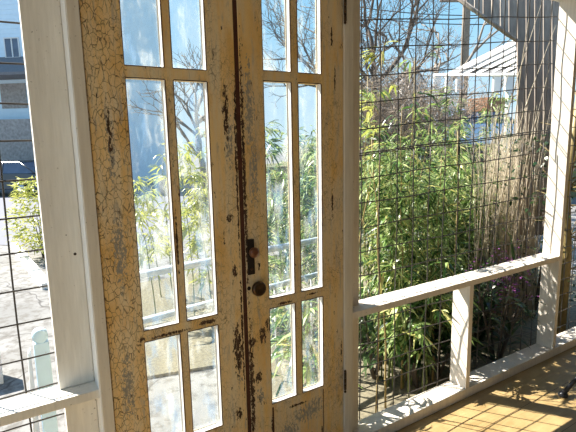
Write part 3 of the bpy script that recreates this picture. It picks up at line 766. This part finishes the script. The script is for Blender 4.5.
for i in range(62):
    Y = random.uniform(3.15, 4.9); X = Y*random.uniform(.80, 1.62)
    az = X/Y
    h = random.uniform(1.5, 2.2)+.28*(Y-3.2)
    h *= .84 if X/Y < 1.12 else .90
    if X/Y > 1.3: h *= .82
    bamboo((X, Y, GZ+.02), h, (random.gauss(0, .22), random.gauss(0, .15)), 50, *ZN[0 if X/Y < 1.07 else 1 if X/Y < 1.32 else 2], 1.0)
for i in range(20):      # towards and behind the doors
    Y = random.uniform(3.9, 5.4); X = Y*random.uniform(.50, .84)
    bamboo((X, Y, GZ+.02 if X > 1.75 else GZ), random.uniform(1.7, 2.3), (random.gauss(0, .2), random.gauss(0, .15)), 40, 'bamboo cane behind the pale railing, seen through the right door', 'bamboo seen through the right door', 1.2)
for i in range(8):
    Y = random.uniform(5.0, 6.4); X = Y*random.uniform(.27, .46)
    bamboo((X, Y, GZ), random.uniform(1.5, 2.4), (random.gauss(0, .2), random.gauss(0, .15)), 30, 'yellow green bamboo cane seen through the tall panes of the left door', 'bamboo seen through the left door', 1.5, .3, 'yellow_leaf')
for i, (X, Y, h) in enumerate(((1.98, 2.62, 2.3), (2.22, 2.75, 2.0), (2.5, 2.55, 2.15), (2.83, 2.7, 2.4), (3.12, 2.6, 2.0))):
    bamboo((X, Y, GZ+.02), h, (random.gauss(0, .12), random.gauss(0, .05)), 2, 'thin nearly bare cane close behind the right mesh', 'thin bare canes close behind the right mesh', 1.0, .85, 'bamboo_leaf', 'cane', .009)
for i in range(3):
    Y = random.uniform(4.6, 5.4); X = Y*random.uniform(1.18, 1.55)
    bamboo((X, Y, GZ+.02), random.uniform(2.6, 2.95), (random.gauss(0, .2), 0), 50, 'tall leafy bamboo cane in front of the pale blue car', 'tall bamboo in front of the pale blue car', 1.3, .35)
for i in range(6):
    X = random.uniform(1.78, 1.95) if i < 3 else random.uniform(2.6, 2.9); Y = random.uniform(2.4, 2.6)
    bamboo((X, Y, GZ+.02), random.uniform(.95, 1.25), (random.gauss(0, .1), random.gauss(0, .05)), 16, 'low bright bamboo shoot just behind the lower mesh', 'low bamboo shoots behind the lower mesh', 1.5, .35)
for i in range(8):
    X = random.uniform(2.65, 3.4); Y = random.uniform(2.72, 3.05)
    bamboo((X, Y, GZ+.02), random.uniform(1.9, 2.25), (random.gauss(0, .1), random.gauss(0, .05)), 46, 'dense bamboo cane behind the short sunlit post', 'dense bamboo behind the short sunlit post')
for i in range(7):
    X = random.uniform(2.75, 3.25); Y = random.uniform(2.6, 2.8)
    bamboo((X, Y, GZ+.02), random.uniform(1.5, 1.8), (random.gauss(0, .08), random.gauss(0, .04)), 46, 'short dense bamboo cane close to the mesh right of the short sunlit post', 'short dense bamboo close to the mesh')
for i in range(6):
    Y = random.uniform(3.3, 4.0); X = Y*random.uniform(.84, 1.02)
    bamboo((X, Y, GZ+.02), random.uniform(2.4, 2.95), (random.gauss(0, .15), 0), 13, 'tall bamboo cane in front of the bare tree', 'tall bamboo in front of the bare tree', 1.15, .45, 'yellow_leaf' if i < 2 else 'bamboo_leaf', 'cane')
bamboo((2.36, 2.5, GZ+.02), 2.75, (.1, .1), 7, 'tallest thin yellow cane at the left of the right screen', None, 1.1, .75, 'yellow_leaf', 'cane', .007)
bamboo((2.95, 2.75, GZ+.02), 2.8, (.12, .1), 8, 'tall cane with a green leaf tuft against the sky', None, 1.1, .8, 'bamboo_leaf', 'cane', .007)
bamboo((3.62, 2.8, GZ+.02), 2.2, (.05, .05), 14, 'thick orange brown cane in front of the dark shrub', None, 1.0, .4, 'bamboo_leaf', 'cane', .016)
bamboo((3.70, 3.5, GZ+.02), 2.3, (.45, .1), 22, 'arching cane leaning right below the white awning', None, 1.0, .4, 'bamboo_leaf', 'cane', .009)

def strap_plant(c, n, L, W, label, mat, cat='shrub', group=None, stem_h=.5):
    c = Vector(c); root = empty('strap_leaf_shrub', c, label=label, cat=cat, group=group); st = MB(); lf = MB()
    for s in range(5):
        a = random.uniform(0, 2*PI); tpt = c+Vector((math.cos(a)*.22, math.sin(a)*.2, stem_h*random.uniform(.5, 1.1)))
        st.tube([c, c.lerp(tpt, .6)+Vector((0, 0, .05)), tpt], [.014, .011, .008], 6)
        for i in range(n//5):
            b = random.uniform(0, 2*PI); el = random.uniform(-.1, 1.2); q = c.lerp(tpt, random.uniform(.35, 1))
            dv = Vector((math.cos(b)*math.cos(el), math.sin(b)*math.cos(el), math.sin(el)))
            lf.leaf(q, dv, (0, 0, 1), L*random.uniform(.6, 1.2), W*random.uniform(.8, 1.2), random.uniform(.1, .5))
    st.build('stem', M['bark'], root); lf.build('foliage', M[mat], root); return root
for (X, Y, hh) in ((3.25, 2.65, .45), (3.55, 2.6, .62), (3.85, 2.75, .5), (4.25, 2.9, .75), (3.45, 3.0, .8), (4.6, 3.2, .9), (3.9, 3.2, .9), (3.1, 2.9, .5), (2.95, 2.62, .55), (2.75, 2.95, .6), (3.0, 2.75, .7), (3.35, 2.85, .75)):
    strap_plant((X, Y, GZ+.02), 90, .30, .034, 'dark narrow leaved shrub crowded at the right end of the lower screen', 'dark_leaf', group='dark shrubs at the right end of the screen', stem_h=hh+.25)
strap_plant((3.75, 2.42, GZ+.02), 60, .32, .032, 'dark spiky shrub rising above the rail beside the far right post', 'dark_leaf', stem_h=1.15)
fl = empty('flowering_shrub', (4.45, 2.75, GZ), label='shrub with small purple flowers behind the lower right mesh', cat='flowers')
a_ = MB(); b_ = MB()
for i in range(260):
    c = Vector((4.3+random.gauss(0, .2), 2.75+random.gauss(0, .12), .42+random.gauss(0, .16)))
    for j in range(4):
        t = j*PI/2+random.random(); a_.leaf(c, (math.cos(t), math.sin(t)*.6, .5), (0, 0, 1), .022, .016, .1)
for i in range(12):
    t = random.uniform(0, 2*PI); b_.tube([(4.4, 2.75, GZ), (4.4+.3*math.cos(t), 2.75+.2*math.sin(t), .2+random.random()*.5)], .004, 4)
a_.build('blossoms', M['purple'], fl); b_.build('stem', M['bark'], fl)

# dry reed stalks
dr = empty('dry_reed_clump', (4.7, 3.1, GZ), label='clump of dry straw coloured reeds in front of the grey boards', cat='reeds')
mb = MB()
for i in range(420):
    by = random.uniform(2.9, 3.6); bx = by*random.uniform(1.42, 1.80)
    ln = random.gauss(.12, .25); h = random.uniform(1.6, 2.55)
    p = [Vector((bx+ln*t*t, by+.1*t, GZ+h*t)) for t in (0, .3, .6, .85, 1)]
    mb.tube(p, [.0045, .004, .0035, .0025, .001], 4)
mb.build('dry_stalks', M['straw'], dr)['kind'] = 'stuff'
for k, (x0, y0, x1, y1) in enumerate(((497, 150, 541, 5), (508, 160, 556, 25), (515, 120, 530, 10), (520, 190, 549, 70), (486, 170, 512, 60))):
    a, b = PX(x0, y0, 2.75), PX(x1, y1, 2.45); base = a+(a-b)*.6; base.z = GZ
    mid = a.lerp(b, .5)+Vector((-.01, 0, .03))
    mb = MB(); mb.tube([base, a, mid, b], [.006, .005, .004, .0015], 5)
    o = mb.build('dry_stalk', M['straw'], None)
    tag(o, 'long dry stalk leaning right across the grey boards', 'reed', 'long dry stalks leaning across the boards')

# beyond the far right post
t0 = empty('leafless_vine_trunk', (5.05, 2.5, GZ), label='brown trunk with twigs beyond the far right post', cat='tree')
mb = MB(); mb.tube([(5.0, 2.5, GZ), (5.03, 2.5, .6), (4.95, 2.52, 1.3), (5.05, 2.5, 2.4)], [.06, .05, .045, .03], 8)
for i in range(40):
    z = random.uniform(.2, 2.2); a = random.uniform(0, 2*PI); mb.tube([(5, 2.5, z), (5+.35*math.cos(a), 2.5+.3*math.sin(a), z+random.uniform(-.1, .35))], [.008, .002], 4)
mb.build('trunk', M['cane'], t0)
shrub('leafy_bush', (5.3, 3.0, GZ), .7, 2.2, 900, M['dark_leaf'], .09, .03, 'dark leafy bush at the right edge beyond the far right post', 'bush')

# metal furniture leg on the floor at the right edge
p = PG(563, 396, 0); q = p+Vector((.42, -.16, .62))
fr_ = empty('metal_chair', p, label='foot of a black metal chair on the floor at the right edge', cat='chair')
mb = MB(); mb.tube([p+Vector((0, 0, .02)), p+Vector((.10, -.03, .11)), q], [.017, .014, .014], 10); mb.build('leg', M['black_metal'], fr_)
mb = MB(); mb.lathe(p, (0, 0, 1), [(0, .034), (.008, .036), (.022, .030), (.034, .018)], 16); mb.build('foot', M['black_metal'], fr_)
